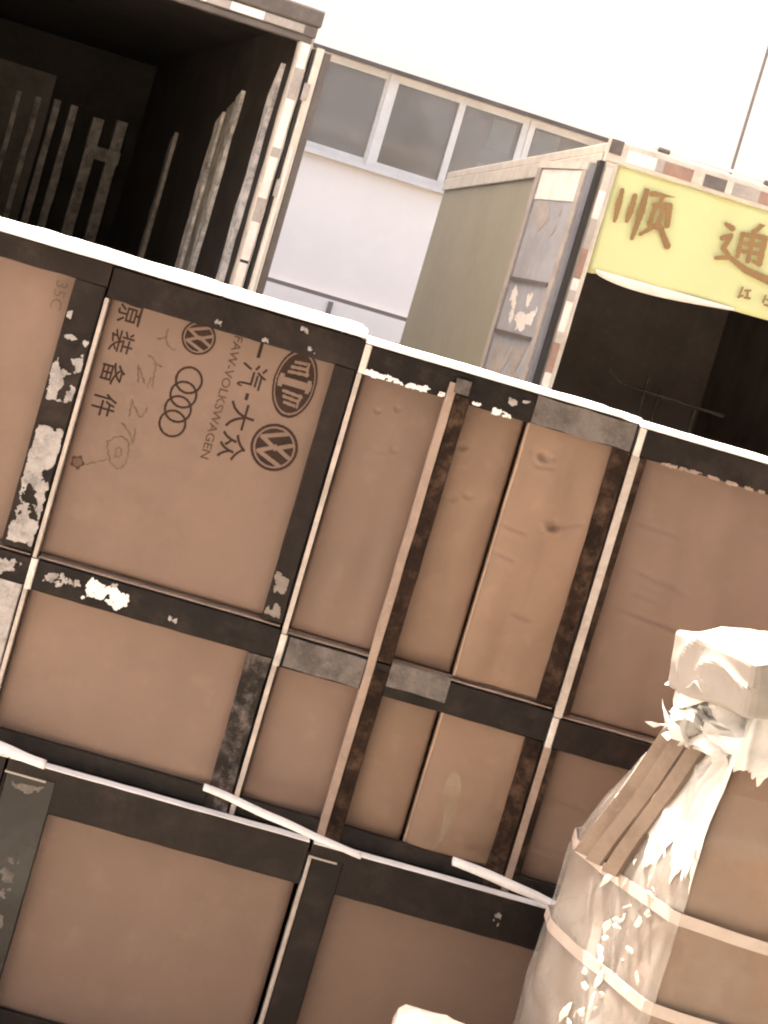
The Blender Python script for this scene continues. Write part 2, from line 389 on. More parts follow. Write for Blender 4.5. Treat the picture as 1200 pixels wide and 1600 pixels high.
# ---- left truck (dark open box)
TY = 3.5
LX0, LX1, LZ0, LZ1, LY1 = -2.18, .105, 1.12, 3.275, 8.2
T = empty('box_truck', (0, 0, 0))
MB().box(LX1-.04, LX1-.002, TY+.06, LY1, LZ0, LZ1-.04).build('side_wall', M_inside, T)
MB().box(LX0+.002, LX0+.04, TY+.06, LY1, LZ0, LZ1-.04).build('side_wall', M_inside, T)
MB().box(LX1-.0015, LX1+.012, TY+.07, LY1, LZ0, LZ1-.05).build('outer_skin', M_cream, T)
MB().box(LX0-.012, LX0+.0015, TY+.07, LY1, LZ0, LZ1-.05).build('outer_skin', M_cream, T)
MB().box(LX0-.012, LX1+.012, TY+.06, LY1+.06, LZ1-.039, LZ1-.004).build('roof', M_header, T)
MB().box(LX0+.041, LX1-.041, TY+.062, LY1-.041, LZ1-.046, LZ1-.040).build('ceiling_lining', M_inside, T)
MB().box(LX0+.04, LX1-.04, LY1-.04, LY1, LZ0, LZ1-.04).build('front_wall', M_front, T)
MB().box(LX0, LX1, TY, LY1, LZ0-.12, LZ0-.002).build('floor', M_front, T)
h = MB(); h.box(LX0, LX1+.008, TY-.02, TY+.06, LZ1-.062, LZ1+.006, ch=.008, j=.003, seg=24); h.box(LX0, LX1, TY-.008, TY+.055, LZ1-.108, LZ1-.063, ch=.004, j=.002, seg=24); h.box(LX0, LX1-.01, TY-.002, TY+.05, LZ1-.135, LZ1-.109, ch=.004, j=.002, seg=24)
hd = h.build('rear_header', M_header, T)
for (xa, xb, mt) in ((-.52,-.36,M_wtape),(-.36,-.26,M_gtape),(-.26,-.12,M_wtape),(-.12,.05,M_gtape),(-.78,-.62,M_gtape),(-1.02,-.86,M_wtape)):
    MB().box(xa, xb, TY-.012, TY-.0095, LZ1-.103, LZ1-.07).build('reflective_tape', mt, hd)
ps = MB().box(LX1-.055, LX1-.002, TY-.006, TY+.055, LZ0-.1, LZ1-.136, ch=.006, j=.003, seg=30).build('rear_post', M_cream, T)
z = LZ1-.14
for i, (dz, mt) in enumerate(((.10,M_wtape),(.13,M_gtape),(.20,M_wtape),(.04,M_gtape),(.17,M_wtape),(.10,M_gtape),(.16,M_wtape),(.012,M_rubber),(.16,M_wtape))):
    MB().box(LX1-.047, LX1-.012, TY-.0105, TY-.0095, z-dz, z).build('reflective_tape', mt, ps); z -= dz
MB().box(LX0, LX0+.055, TY-.006, TY+.055, LZ0-.1, LZ1-.136).build('rear_post', M_cream, T)
MB().box(LX1+.003, LX1+.012, TY-.01, TY+.04, LZ0, LZ1-.15).build('hinge_seal', M_rubber, T)
d = MB(); d.box(LX1+.017, LX1+.05, TY-.02, TY+1.1, LZ0+.02, LZ1-.14, ch=.006)
dl = d.build('rear_door', M_cream, T)
MB().box(LX1+.051, LX1+.082, TY-.012, TY+1.05, LZ0+.02, LZ1-.15, ch=.004).build('door_edge_seal', M_header, dl)
for zz in (2.55, 1.7, 2.95):
    MB().box(LX1+.004, LX1+.03, TY-.034, TY-.021, zz-.035, zz+.035, ch=.004).build('hinge', M_gtape, dl)
MB().tube((LX1+.028, TY-.03, LZ0+.05), (LX1+.028, TY-.03, LZ1-.55), .006).build('lock_rod', M_wtape, dl)
# ribs of the inner right wall; pale colour and slanted tops imitate sunlight
xi = LX1-.041
def lit_batten(y0, y1, ztop, slant, pr, mt, zb=LZ0):
    b = MB(); sd = random.random()*9
    n = 26; vs = []
    for i in range(n+1):
        t = i/n
        for (yy, zt) in ((y0, ztop), (y1, ztop-slant)):
            zz = zb+(zt-zb)*t
            for xx in (xi-pr, xi):
                vs.append(jit((xx, yy, zz), .006 if 0 < i < n else 0, 7, sd))
    fs = []
    for i in range(n):
        for (p, q) in ((0,1),(1,3),(3,2),(2,0)): fs.append((i*4+p, i*4+q, i*4+4+q, i*4+4+p))
    fs += [(0,1,3,2), (n*4, n*4+2, n*4+3, n*4+1)]
    b.add(vs, fs); return b.build('wall_batten', mt, T)
lit_batten(3.765, 3.865, 3.06, .13, .020, M_lit_batten)
lit_batten(4.60, 4.70, 2.97, .03, .018, M_lit_batten)
lit_batten(4.98, 5.12, 2.88, .05, .018, M_lit_batten)
lit_batten(4.705, 4.975, 2.95, .05, .004, M_dimbat)
lit_batten(6.4, 6.5, 2.8, .05, .02, M_dimbat)
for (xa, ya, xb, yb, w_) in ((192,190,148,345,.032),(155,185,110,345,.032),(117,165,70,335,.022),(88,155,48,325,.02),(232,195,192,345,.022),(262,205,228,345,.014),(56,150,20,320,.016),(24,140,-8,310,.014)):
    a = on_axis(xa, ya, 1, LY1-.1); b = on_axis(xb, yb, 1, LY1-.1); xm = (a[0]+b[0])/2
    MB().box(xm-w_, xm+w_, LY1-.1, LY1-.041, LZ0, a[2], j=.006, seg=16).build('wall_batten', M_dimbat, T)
a = on_axis(165, 235, 1, LY1-.1)
MB().box(a[0]-.09, a[0]+.09, LY1-.12, LY1-.101, a[2]-.07, a[2]+.01, j=.006).build('cross_batten', M_dimbat, T)
a = on_axis(62, 240, 1, LY1-.1)
MB().box(LX0+.1, a[0]-.02, LY1-.09, LY1-.045, LZ0, 3.0, j=.01, seg=5).build('lit_wall_panel', mat('lining', (.13,.115,.10), .7, var=.4, vscale=4), T)  # paler panel standing for the lit part of the front wall
MB().box(-1.5, -1.4, TY+.2, LY1+1.4, .62, LZ0-.121).build('chassis_rail', M_chassis, T); MB().box(-.7, -.6, TY+.2, LY1+1.4, .62, LZ0-.121).build('chassis_rail', M_chassis, T)
MB().box(LX0+.1, LX1-.1, TY+.05, TY+.12, .5, .62).build('rear_bumper', M_header, T)
wheels(T, (LX0+.02, LX1-.26), (TY+1.2, TY+5.5)); cab(T, LX0, LX1, LY1+.1, 2.6, M_cab)
for xx in (LX0+.18, LX1-.30): MB().box(xx, xx+.14, TY+.03, TY+.049, .51, .6).build('tail_light', M_red, T)
tag(T, 'box truck with a dark empty open cargo box and battens painted as sunlit inside', 'truck')

# ---- right truck (yellow valance)
RX0, RX1, RZ0, RZ1, RY1 = 1.432, 3.40, .95, 3.155, 8.0
TURN = Matrix.Rotation(math.radians(-6.3), 3, 'Z'); PIV = Vector((RX0, TY, 0))   # this truck is parked a little askew
T2 = empty('box_truck', PIV - TURN @ PIV, math.radians(-6.3))
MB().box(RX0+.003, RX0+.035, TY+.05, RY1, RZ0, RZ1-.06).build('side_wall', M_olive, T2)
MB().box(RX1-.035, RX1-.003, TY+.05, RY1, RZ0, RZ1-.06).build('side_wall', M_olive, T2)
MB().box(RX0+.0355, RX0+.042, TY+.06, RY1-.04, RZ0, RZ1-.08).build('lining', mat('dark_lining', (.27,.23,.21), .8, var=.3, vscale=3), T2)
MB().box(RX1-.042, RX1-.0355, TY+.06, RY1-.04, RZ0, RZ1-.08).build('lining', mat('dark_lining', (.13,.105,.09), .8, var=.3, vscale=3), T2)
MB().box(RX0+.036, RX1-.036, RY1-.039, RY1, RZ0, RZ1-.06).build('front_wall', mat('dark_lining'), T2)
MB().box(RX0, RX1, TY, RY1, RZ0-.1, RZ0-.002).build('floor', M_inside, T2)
MB().box(RX0-.004, RX1+.004, TY+.05, RY1+.01, RZ1-.058, RZ1-.012, ch=.006).build('roof', M_cream, T2)
MB().box(RX0-.012, RX0+.0025, TY+.06, RY1, RZ1-.13, RZ1-.059, ch=.004).build('roof_rail', M_cream, T2)
hd = MB().box(RX0-.006, RX1+.006, TY-.01, TY+.05, RZ1-.096, RZ1+.004, ch=.007, j=.003, seg=20).build('rear_header', M_cream, T2)
xx = RX0+.075
for i, (dx, mt) in enumerate(((.13,M_wtape),(.035,M_gtape),(.13,M_red),(.05,M_cream),(.10,M_header),(.03,M_cream),(.12,M_gtape),(.12,M_red),(.12,M_wtape),(.12,M_red),(.12,M_wtape),(.12,M_red))):
    MB().box(xx, xx+dx, TY-.0165, TY-.0135, RZ1-.078, RZ1-.026).build('reflective_tape', mt, hd); xx += dx
MB().box(RX0-.004, RX0+.05, TY-.016, TY-.0105, RZ1-.06, RZ1+.0).build('corner_bracket', M_header, hd)
for xx in (RX0+.20, RX0+.68, 2.75):
    MB().box(xx, xx+.05, TY-.006, TY+.02, RZ1+.005, RZ1+.026, ch=.006).build('marker_lamp', M_header, hd)
MB().tube((RX0+.18, TY+.02, RZ1+.02), (RX1-.1, TY+.02, RZ1+.02), .007).build('roof_cable', M_trim, hd)
ps = MB().box(RX0-.006, RX0+.055, TY-.008, TY+.05, RZ0-.1, RZ1-.097, ch=.006, j=.003, seg=24).build('rear_post', M_cream, T2)
zz = RZ1-.12
for i, (dz, mt) in enumerate(((.10,M_cream),(.12,M_wtape),(.13,M_gtape),(.13,M_red),(.05,M_wtape),(.05,M_gtape),(.13,M_wtape),(.05,M_cream),(.13,M_red),(.15,M_wtape))):
    MB().box(RX0+.004, RX0+.034, TY-.0145, TY-.012, zz-dz, zz).build('reflective_tape', mt, ps); zz -= dz
MB().box(RX1-.055, RX1+.006, TY-.008, TY+.05, RZ0-.1, RZ1-.097, ch=.006).build('rear_post', M_cream, T2)
MB().box(RX0-.028, RX0-.0065, TY-.02, TY+.05, RZ0, RZ1-.10).build('door_seal', M_rubber, T2)
# valance: a hanging yellow sheet whose lower hem curls back
VX0, VX1, VZ1 = RX0+.052, RX1-.056, RZ1-.09
vb = MB(); nx, nz_ = 60, 14; vs = []
for i in range(nx+1):
    t = i/nx; x = VX0+(VX1-VX0)*t
    zb = 2.605+.035*t-(.0 if t > .02 else .01)
    for k in range(nz_+1):
        s = k/nz_; z = VZ1+(zb-VZ1)*s
        vs.append((x, TY+.012+.006*math.sin(x*9+2*s)*s+.004*math.sin(x*23), z))
vb.add(vs, [(i*(nz_+1)+k, (i+1)*(nz_+1)+k, (i+1)*(nz_+1)+k+1, i*(nz_+1)+k+1) for i in range(nx) for k in range(nz_)])
val = vb.build('valance', M_yellow, T2, smooth=True)
sm = val.modifiers.new('thickness', 'SOLIDIFY'); sm.thickness = .003; sm.offset = 1
hm = MB(); vs = []
for i in range(41):
    t = i/40; x = VX0+.04+t*.62; zb = 2.605+.035*((x-VX0)/(VX1-VX0)); dp = .045*math.sin(math.pi*min(1, t*1.0))**.6*(1-.75*t)
    vs += [(x, TY+.006, zb+.012), (x, TY-.004, zb-.3*dp), (x, TY+.012, zb-dp)]
hm.add(vs, [(i*3+k, i*3+3+k, i*3+4+k, i*3+1+k) for i in range(40) for k in range(2)])
hm.build('hem_lining', M_wtape, val, smooth=True)
# brush lettering on the valance
def px2xz(pts): 
    out = []
    for p in pts:
        d = Vector(ray(p[0], p[1])); n = TURN @ Vector((0, 1, 0)); c = Vector(CAM)
        P = c + d*((PIV-c).dot(n)/d.dot(n)); P = TURN.transposed() @ (P-PIV) + PIV; out.append((P.x, P.z) + tuple(p[2:]))
    return out
shun = [[(972,297,.7),(966,320,1.1),(960,345,.6)], [(992,306,.8),(985,330,1.1),(979,345,.7)], [(1013,288,.8),(1002,330,1.2),(987,372,.7)],
        [(1018,303,.9),(1058,303,1.2)], [(1036,306,.8),(1030,318,.6)], [(1024,322,.8),(1015,348,.9)], [(1022,320,.8),(1046,322,1.1),(1042,352,1.0)],
        [(1036,325,.7),(1028,350,.9),(1000,366,.6)], [(1030,352,.8),(1042,384,1.2)], [(1015,352,.8),(1034,358,.8)]]
tong = [[(1134,350,.7),(1144,357,1.1)], [(1128,372,.9),(1142,368,.9),(1130,388,1.0),(1138,398,.8)], [(1118,403,.7),(1140,402,.9),(1165,422,1.2),(1200,438,1.5),(1235,446,.8)],
        [(1166,340,.8),(1196,346,1.1),(1182,360,.8)], [(1160,366,.8),(1152,400,.9)], [(1160,366,.9),(1196,372,1.0),(1186,412,1.1),(1176,408,.6)], [(1160,380,.7),(1190,384,.8)], [(1157,392,.7),(1188,397,.8)], [(1178,362,.9),(1168,408,.9)]]
lines = [px2xz(l) for l in shun]
for g_ in pieces(grid_mask(lambda A, B: strokes(A, B, lines, .026), 1.5, 1.85, 2.75, 3.0, .0025)):
    mbx = flat_on_u(g_, 0); mbx.v = [(x, TY-.0035, z) for x, y, z in mbx.v]; mbx.build('brush_stroke', M_brush, val)
lines2 = [px2xz(l) for l in tong]
for g_ in pieces(grid_mask(lambda A, B: strokes(A, B, lines2, .024), 1.95, 2.45, 2.7, 3.0, .0025)):
    mbx = flat_on_u(g_, 0); mbx.v = [(x, TY-.0035, z) for x, y, z in mbx.v]; mbx.build('brush_stroke', M_brush, val)
sml = [[(1160,449,.8),(1155,462,1)],[(1153,464,1),(1160,462,.8)],[(1164,454,.8),(1172,454,1)],[(1168,454,1),(1167,464,1)],[(1163,465,1),(1171,466,1)]]
sml2 = [[(1196,462,.8),(1192,472,1)],[(1198,468,.8),(1212,470,1)],[(1206,462,1),(1203,482,1)],[(1194,476,.7),(1210,480,1)]]
lines3 = [px2xz(l) for l in sml+sml2]
for g_ in pieces(grid_mask(lambda A, B: strokes(A, B, lines3, .011), 2.14, 2.40, 2.64, 2.76, .002)):
    mbx = flat_on_u(g_, 0); mbx.v = [(x, TY-.0035, z) for x, y, z in mbx.v]; mbx.build('small_lettering', M_brush, val)
# door folded back along the side
A0, A1 = Vector((RX0-.036, TY+.03, 0)), Vector((RX0-.125, TY+.66, 0))
dirv = (A1-A0).normalized(); nrm = Vector((-dirv.y, dirv.x, 0))
def dbox(t0, t1, n0, n1, z0, z1, name, mt, parent, ch=0.0):
    b = MB().box(t0, t1, n0, n1, z0, z1, ch=ch); out = []
    for (t, n_, z) in b.v: P = A0 + dirv*t + nrm*n_; out.append((P.x, P.y, z))
    b.v = out; return b.build(name, mt, parent)
L_ = (A1-A0).length
dr = dbox(0, L_, -.02, .02, RZ0+.02, RZ1-.115, 'rear_door', M_door, T2, ch=.006)
dbox(.0, L_, .021, .03, RZ1-.15, RZ1-.118, 'door_frame', M_cream, dr); dbox(L_-.05, L_, .021, .03, RZ0+.05, RZ1-.151, 'door_frame', M_gtape, dr)
dbox(.0, .05, .021, .03, RZ0+.05, RZ1-.151, 'door_frame', M_gtape, dr)
dbox(.055, L_-.055, .0205, .024, RZ1-.29, RZ1-.155, 'lit_door_top', M_wtape, dr)  # white panel painted as the lit top of the door
for zz in (2.50, 2.26, 1.7): dbox(.06, L_-.06, .0245, .031, zz-.008, zz+.008, 'hinge', M_header, dr)
for (t0, t1, z0, z1, sd) in ((.10, L_-.08, 2.28, 2.485, 3.1), (.10, L_-.1, 2.02, 2.24, 8.2), (.08, L_-.08, 2.70, 2.88, 5.5)):
    rr = grid_mask(lambda A, B: fbm(A, B, 9, sd) + np.clip(np.minimum(np.minimum(A-t0, t1-A), np.minimum(B-z0, z1-B))/.05, 0, 1)*.8 - .8 > -.08, t0, t1, z0, z1, .006)
    for g_ in pieces(rr, 4):
        mbx = MB()
        for (a0, a1, b0, b1) in g_:
            mbx.add([tuple(A0+dirv*t+nrm*.0215+Vector((0,0,z))) for t, z in ((a0,b0),(a1,b0),(a1,b1),(a0,b1))], [(0,1,2,3)])
        mbx.build('scuff_patch', M_gtape if sd > 5 else M_wtape, dr)
fr = MB()
MB().box(RX0+.3, RX0+.38, TY+.3, RY1+1.5, .5, RZ0-.101).build('chassis_rail', M_chassis, T2); MB().box(RX1-.38, RX1-.3, TY+.3, RY1+1.5, .5, RZ0-.101).build('chassis_rail', M_chassis, T2)
wheels(T2, (RX0+.02, RX1-.24), (TY+.75, RY1+.7), .36, .2); cab(T2, RX0, RX1, RY1+.06, 2.05, M_cab)
MB().box(RX0+.1, RX1-.1, TY+.04, TY+.1, .45, .55).build('rear_bumper', M_header, T2)
for xx in (RX0+.15, RX1-.3): MB().box(xx, xx+.15, TY+.02, TY+.039, .46, .54).build('tail_light', M_red, T2)
tag(T2, 'small box truck with a yellow lettered valance over its open rear', 'truck')
# faint metal frame standing in the right truck
tf = empty('load_frame', (2.32, TY+1.1, RZ0))
def trail(p, q, n='tube'):
    MB().tube(p, q, .009).build(n, mat('dull_tube', (.042,.034,.03), .6, var=.3), tf)
def fpt(x, y): P = on_axis(x, y, 1, TY+1.1); return (P[0]-2.32, 0, P[2]-RZ0)
fa, fc = fpt(968, 598), fpt(1130, 650)
trail(fa, fc, 'crossbar'); trail(fpt(952, 578), fa, 'crossbar')
for xq, yq in ((1016, 586), (1034, 606), (1090, 630)):
    P = fpt(xq, yq); trail((P[0], .01, 0), (P[0], .01, P[2]), 'upright')
tag(tf, 'dull tubular frame standing inside the truck with the yellow valance', 'frame')

# ------------------------------------------------------------------ racks and cartons
RD = 1.0                                               # depth of a rack
def rack(u0, u1, z0, z1, label, group, left=.013, left_mat=None, post=.056, post_mat=None, rail=.08, rail_mat=None, bottom=.012, bottom_mat=None, tab=True, tabw=.018, lpost=None, v0=0.0, legs=0.0, dark_in=None):
    R_ = empty('steel_rack', S(u0, v0, z0), -PHI); W = u1-u0; H = z1-z0
    zt = H-rail
    a0 = 0.0
    if lpost:                                         # wide post on the left, its edge strip before it
        if left: MB().box(0, left, -.004, .06, 0, H-.04, ch=.002, j=.0012, seg=20).build('edge_strip', left_mat or M_board, R_)
        MB().box(left+.001, left+lpost, -.002, .05, 0, H-.032, ch=.003, j=.0015, seg=24).build('post', post_mat or M_steel, R_)
        if left: MB().box(0, left+lpost*.8, -.0045, .04, H-.039, H-.0335, ch=.002).build('post_cap', M_board, R_)
    else:
        MB().box(0, left, .001, RD, 0, zt-.001, ch=.002, j=.0014, seg=26).build('side_board', left_mat or M_board, R_)
        if dark_in: MB().box(left+.001, left+dark_in, .003, .03, bottom+.001, zt-.001, j=.001, seg=20).build('inner_strip', M_rusty, R_)
        MB().box(W-post, W-.004, .0, .045, bottom+.001 if bottom < .03 else .0, zt-.001, ch=.003, j=.0018, seg=24).build('post', post_mat or M_steel, R_)
    MB().box((tabw+.001) if tab else .002, W-.002, .001, .032, zt, H-.001, ch=.003, j=.0018, seg=30).build('top_rail', rail_mat or M_steel, R_)
    if tab: MB().box(.0, tabw, -.004, .04, zt, H-.001, ch=.003).build('rail_end', M_tab, R_)
    if bottom > .03: MB().box(.016, W-post-.001 if not lpost else W-.003, .004, .03, .001, bottom, ch=.003, j=.0015, seg=24).build('bottom_rail', bottom_mat or M_grime, R_)
    MB().box(.016, W-.006, .047, RD-.002, .001, .011).build('floor_deck', M_tanboard, R_)
    if bottom <= .03: MB().box(.016, W-.006, .012, .046, .001, .006, ch=.001, j=.001, seg=20).build('deck_edge', M_tanboard, R_)
    for x in (.016, W-.052): MB().box(x, x+.046, RD-.046, RD-.001, .012, H-.001).build('rear_post', M_steel, R_)
    MB().box(.063, W-.053, RD-.03, RD-.001, zt, H-.002).build('rear_rail', M_steel, R_)
    MB().box(W-.035, W-.003, .05, RD-.05, zt, H-.002).build('side_rail', M_steel, R_)
    MB().box(.0015, .034, .05, RD-.05, zt+.001, H-.002).build('side_rail', M_steel, R_)
    tag(R_, label, 'rack', group); return R_

def carton(u0, u1, z0, z1, v0, label, mt=M_card, bulge=.006, dents=(), creases=(), n=46, depth=None, group=None, rough=.0022, name='carton', warp=0.0):
    """cardboard box whose front face is a fine grid with bulges, dents and creases; dents (u, z, radius, depth), creases (u0, z0, u1, z1, depth)"""
    C_ = empty(name, S(u0, 0, z0), -PHI); W = u1-u0; H = z1-z0; D_ = depth or (RD-.06-v0)
    n2 = int(n*H/max(W, .2)); n2 = max(24, min(n2, 190)); n1 = n if W > .3 else 56
    b = MB(); vs = []; sd = random.random()*40; r = .010
    for i in range(n1+1):
        for k in range(n2+1):
            a = i/n1; c = k/n2; x = a*W; z = c*H
            y = v0 - bulge*math.sin(math.pi*a)**.7*math.sin(math.pi*c)**.7
            y += rough*noise.noise(Vector((x*5, z*5, sd))) + rough*.5*noise.noise(Vector((x*14, z*11, sd+5)))
            if warp: y += warp*math.sin(math.pi*a)**.5*(noise.noise(Vector((x*9, z*2.2, sd+9)))+.5*noise.noise(Vector((x*16, z*5, sd+3))))
            e = min(x, W-x, z, H-z)
            if e < r: y += r - math.sqrt(max(0, r*r-(r-e)**2))
            for (du, dz, rad, dep) in dents:
                dx = (u0+x-du)/rad; dzz = (z0+z-dz)/(rad*.8); q = dx*dx+dzz*dzz
                if q < 9: y += dep*(math.exp(-q) - .45*math.exp(-((math.sqrt(q)-1.5)/.45)**2)*(1 if dzz < 0 else .15))
            for (ua, za, ub, zb, dep) in creases:
                px_, pz = u0+x, z0+z; L2 = (ub-ua)**2+(zb-za)**2; t = max(0, min(1, ((px_-ua)*(ub-ua)+(pz-za)*(zb-za))/L2))
                dd = math.hypot(px_-ua-t*(ub-ua), pz-za-t*(zb-za)); sgn = pz-(za+t*(zb-za))
                fd = max(0, min(1, 4*t))*max(0, min(1, 4*(1-t))); y += .42*dep*fd*(math.exp(-(dd/.0055)**2) - .6*math.exp(-((sgn+.011)/.008)**2))
            vs.append((x, y, z))
    K = n2+1
    fs = [(i*K+k, (i+1)*K+k, (i+1)*K+k+1, i*K+k+1) for i in range(n1) for k in range(n2)]
    # sides: run the border straight back
    brd = [i*K for i in range(n1)] + [n1*K+k for k in range(n2)] + [i*K+n2 for i in range(n1, 0, -1)] + [k for k in range(n2, 0, -1)]
    o = len(vs); vs += [(vs[q][0], v0+D_, vs[q][2]) for q in brd]; m_ = len(brd)
    fs += [(brd[i], o+i, o+(i+1)%m_, brd[(i+1)%m_]) for i in range(m_)]; fs.append(tuple(o+i for i in range(m_)))
    b.add(vs, fs)
    sh = b.build('shell', mt, C_)
    me = sh.data
    for p in me.polygons: p.use_smooth = len(p.vertices) == 4 and abs(p.normal.y) > .3
    tag(C_, label, 'carton', group)
    return C_

GA, GB, GC = 'steel racks in the top tier', 'steel racks in the middle tier', 'steel racks in the bottom tier'
ZC, ZB0, ZB = .798, .801, 1.310
Z2, Z3 = 1.298, 1.284
TOP = 2.094
# bottom tier
rC = [rack(-1.57, -.762, .0, ZC, 'steel rack at the dark open end of the bottom tier', GC, lpost=.10, left=.012, rail=.117, bottom=.145, bottom_mat=M_steel, v0=-.05, tab=False),
      rack(-.758, .058, .0, ZC, 'bottom steel rack with a broad glossy black corner plate', GC, lpost=.132, left=.004, left_mat=M_steel, post_mat=M_gloss, rail=.117, bottom=.145, bottom_mat=M_steel, v0=-.05, tab=False),
      rack(.062, .878, .0, ZC, 'bottom steel rack with a pale edged post below two curled foam strips', GC, lpost=.084, left=.010, rail=.117, bottom=.145, bottom_mat=M_steel, v0=-.05, tab=False),
      rack(.882, 1.70, .0, ZC, 'bottom steel rack behind the film wrapped package', GC, lpost=.084, left=.010, rail=.117, bottom=.145, bottom_mat=M_steel, v0=-.05, tab=False)]
for R_, u0 in zip(rC, (-1.57, -.758, .062, .882)):      # white strip painted as sunlight along the top of the rail
    MB().box(.004, .812, -.004, .048, ZC-.0008, ZC+.0022, ch=.001, j=.0012, seg=30).build('sunlit_lip', M_white, R_)
carton(-1.46, -.770, .012, ZC-.03, -.01, 'plain carton in the bottom rack at the dark open end', M_card)
carton(-.745, .050, .012, ZC-.03, -.01, 'plain wide carton behind the glossy black corner plate', M_card, bulge=.010)
carton(.075, .870, .012, ZC-.03, -.01, 'plain carton in the bottom rack beside the film wrapped package', M_card, bulge=.008)
carton(.895, 1.690, .012, ZC-.03, -.01, 'plain carton in the bottom rack hidden behind the film wrapped package', M_card)
# middle tier
rB0 = rack(-1.50, -.846, ZB0, ZB, 'middle steel rack with a scuffed pale post beside the darkest grimy rail', GB, post=.085, post_mat=M_paper, rail=.075, rail_mat=M_grime, bottom=.05, bottom_mat=M_grime)
rB1 = rack(-.845, -.170, ZB0, ZB, 'middle steel rack with white flakes on its grimy rail and a mottled post', GB, left=.010, post=.068, post_mat=M_mottle, rail=.082, rail_mat=M_grime, bottom=.052)
rB2 = rack(-.168, .578, ZB0, Z2, 'middle steel rack with grey patched rail holding three narrow cartons', GB, post=.052, post_mat=M_rusty, rail=.085, rail_mat=M_grime, bottom=.050)
rB3 = rack(.580, 1.30, ZB0, Z3, 'middle steel rack beside the crumpled top of the wrapped package', GB, left=.020, left_mat=M_tanboard, dark_in=.018, rail=.082, rail_mat=M_steel, bottom=.050)
carton(-1.485, -.856, ZB0+.013, ZB-.02, .035, 'plain carton in the middle rack with the scuffed pale post', M_card)
carton(-.832, -.182, ZB0+.013, ZB-.02, .035, 'plain carton below the printed carton in the middle tier', M_card, bulge=.010)
carton(-.152, .098, ZB0+.013, Z2-.02, .040, 'narrow carton left of the upright bar in the middle tier', M_card, warp=.008, bulge=.018)
carton(.104, .290, ZB0+.013, Z2-.02, .045, 'narrowest carton between upright bar and carton with painted sheen in the middle tier', M_card2, bulge=.020)
cB = carton(.296, .566, ZB0+.013, Z2-.02, .022, 'carton with a painted light sheen low on its face in the middle tier', M_card2, warp=.010, bulge=.028)
carton(.604, 1.288, ZB0+.013, Z3-.02, .035, 'creased carton in the middle tier behind the wrapped package', M_card, n=120, warp=.008, creases=((.61,1.075,.80,1.058,.009),(.61,.93,.75,.925,.008)))
# top tier
rA0 = rack(-1.50, -.846, ZB+.001, TOP+.004, 'top steel rack whose post carries peeling white paper patches', GA, post=.086, rail=.062, tab=False)
rA1 = rack(-.845, -.170, ZB+.001, TOP, 'top steel rack around the carton printed with car badges', GA, left=.010, post=.060, rail=.082, tab=False)
rA2 = rack(-.168, .578, Z2+.001, TOP-.008, 'top steel rack with torn paper under its rail holding three narrow cartons', GA, post=.052, post_mat=M_rusty, rail=.078, rail_mat=M_grime)
rA3 = rack(.580, 1.30, Z3+.001, TOP-.016, 'top steel rack in front of the yellow valance truck opening', GA, left=.022, left_mat=M_board, dark_in=.018, rail=.075, rail_mat=M_steel)
cA0 = carton(-1.485, -.856, ZB+.014, TOP-.012, .035, 'plain carton marked with small pale characters in the top tier', M_card, bulge=.012)
cA1 = carton(-.834, -.182, ZB+.014, TOP-.016, .032, 'carton printed with rings, round badges and Chinese lettering', M_card, bulge=.0, rough=.0)
carton(-.152, .098, Z2+.014, TOP-.024, .040, 'dented narrow carton left of the upright bar in the top tier', M_card, warp=.012, bulge=.018, dents=((-.09,1.925,.008,.005),(-.04,1.945,.008,.005),(-.075,1.83,.008,.003),(-.02,1.84,.009,.003)), creases=((-.09,1.815,.0,1.845,.003),))
carton(.104, .290, Z2+.014, TOP-.024, .045, 'narrowest carton between upright bar and bulging carton in the top tier', M_card2, warp=.012, bulge=.020, dents=((.15,1.90,.012,.006),(.20,1.78,.012,.005),(.16,1.76,.011,.005)))
cA2 = carton(.296, .566, Z2+.014, TOP-.024, .022, 'bulging creased carton with two deep dents in the top tier', M_card2, warp=.016, n=66, bulge=.026, dents=((.363,1.933,.015,.012),(.436,1.767,.016,.013)), creases=((.30,1.735,.38,1.728,.012),(.30,1.66,.37,1.652,.010),(.39,1.52,.46,1.51,.008),(.40,1.74,.52,1.80,.011),(.34,1.905,.40,1.915,.008),(.32,1.95,.36,1.90,.006)))
carton(.605, 1.288, Z3+.014, TOP-.032, .035, 'wide carton with long horizontal creases in the top tier', M_card, warp=.012, n=120, bulge=.012, creases=((.66,1.72,.85,1.685,.010),(.62,1.61,.98,1.575,.013),(.68,1.66,.78,1.645,.008),(.62,1.84,.78,1.83,.006)))
for c_, H in ((cA2, TOP-.024-Z2-.014), (cB, Z2-.02-ZB0-.013)):
    MB().box(.001, .0065, -.001+.022, .05, .002, H-.002, j=.0015, seg=40).build('flap_edge', M_cardedge, c_)
# upright bar through both tiers
for R_, z0, z1 in ((rA2, Z2+.012, TOP-.03), (rB2, ZB0+.002, Z2+.008)):
    zz0 = 0 if R_ is rA2 else .001
    H = z1-z0
    MB().box(.237, .259, -.007, .034, zz0, zz0+H, ch=.002, j=.0016, seg=30).build('upright_bar', M_tanboard, R_)
    MB().box(.260, .300, -.003, .03, zz0+.001, zz0+H-.03, ch=.002, j=.0016, seg=30).build('bar_flange', M_rusty, R_)
MB().box(.252, .292, -.012, -.0005, TOP-.0655-Z2, TOP-.028-Z2, j=.002).build('bar_clip', M_zinc, rA2)
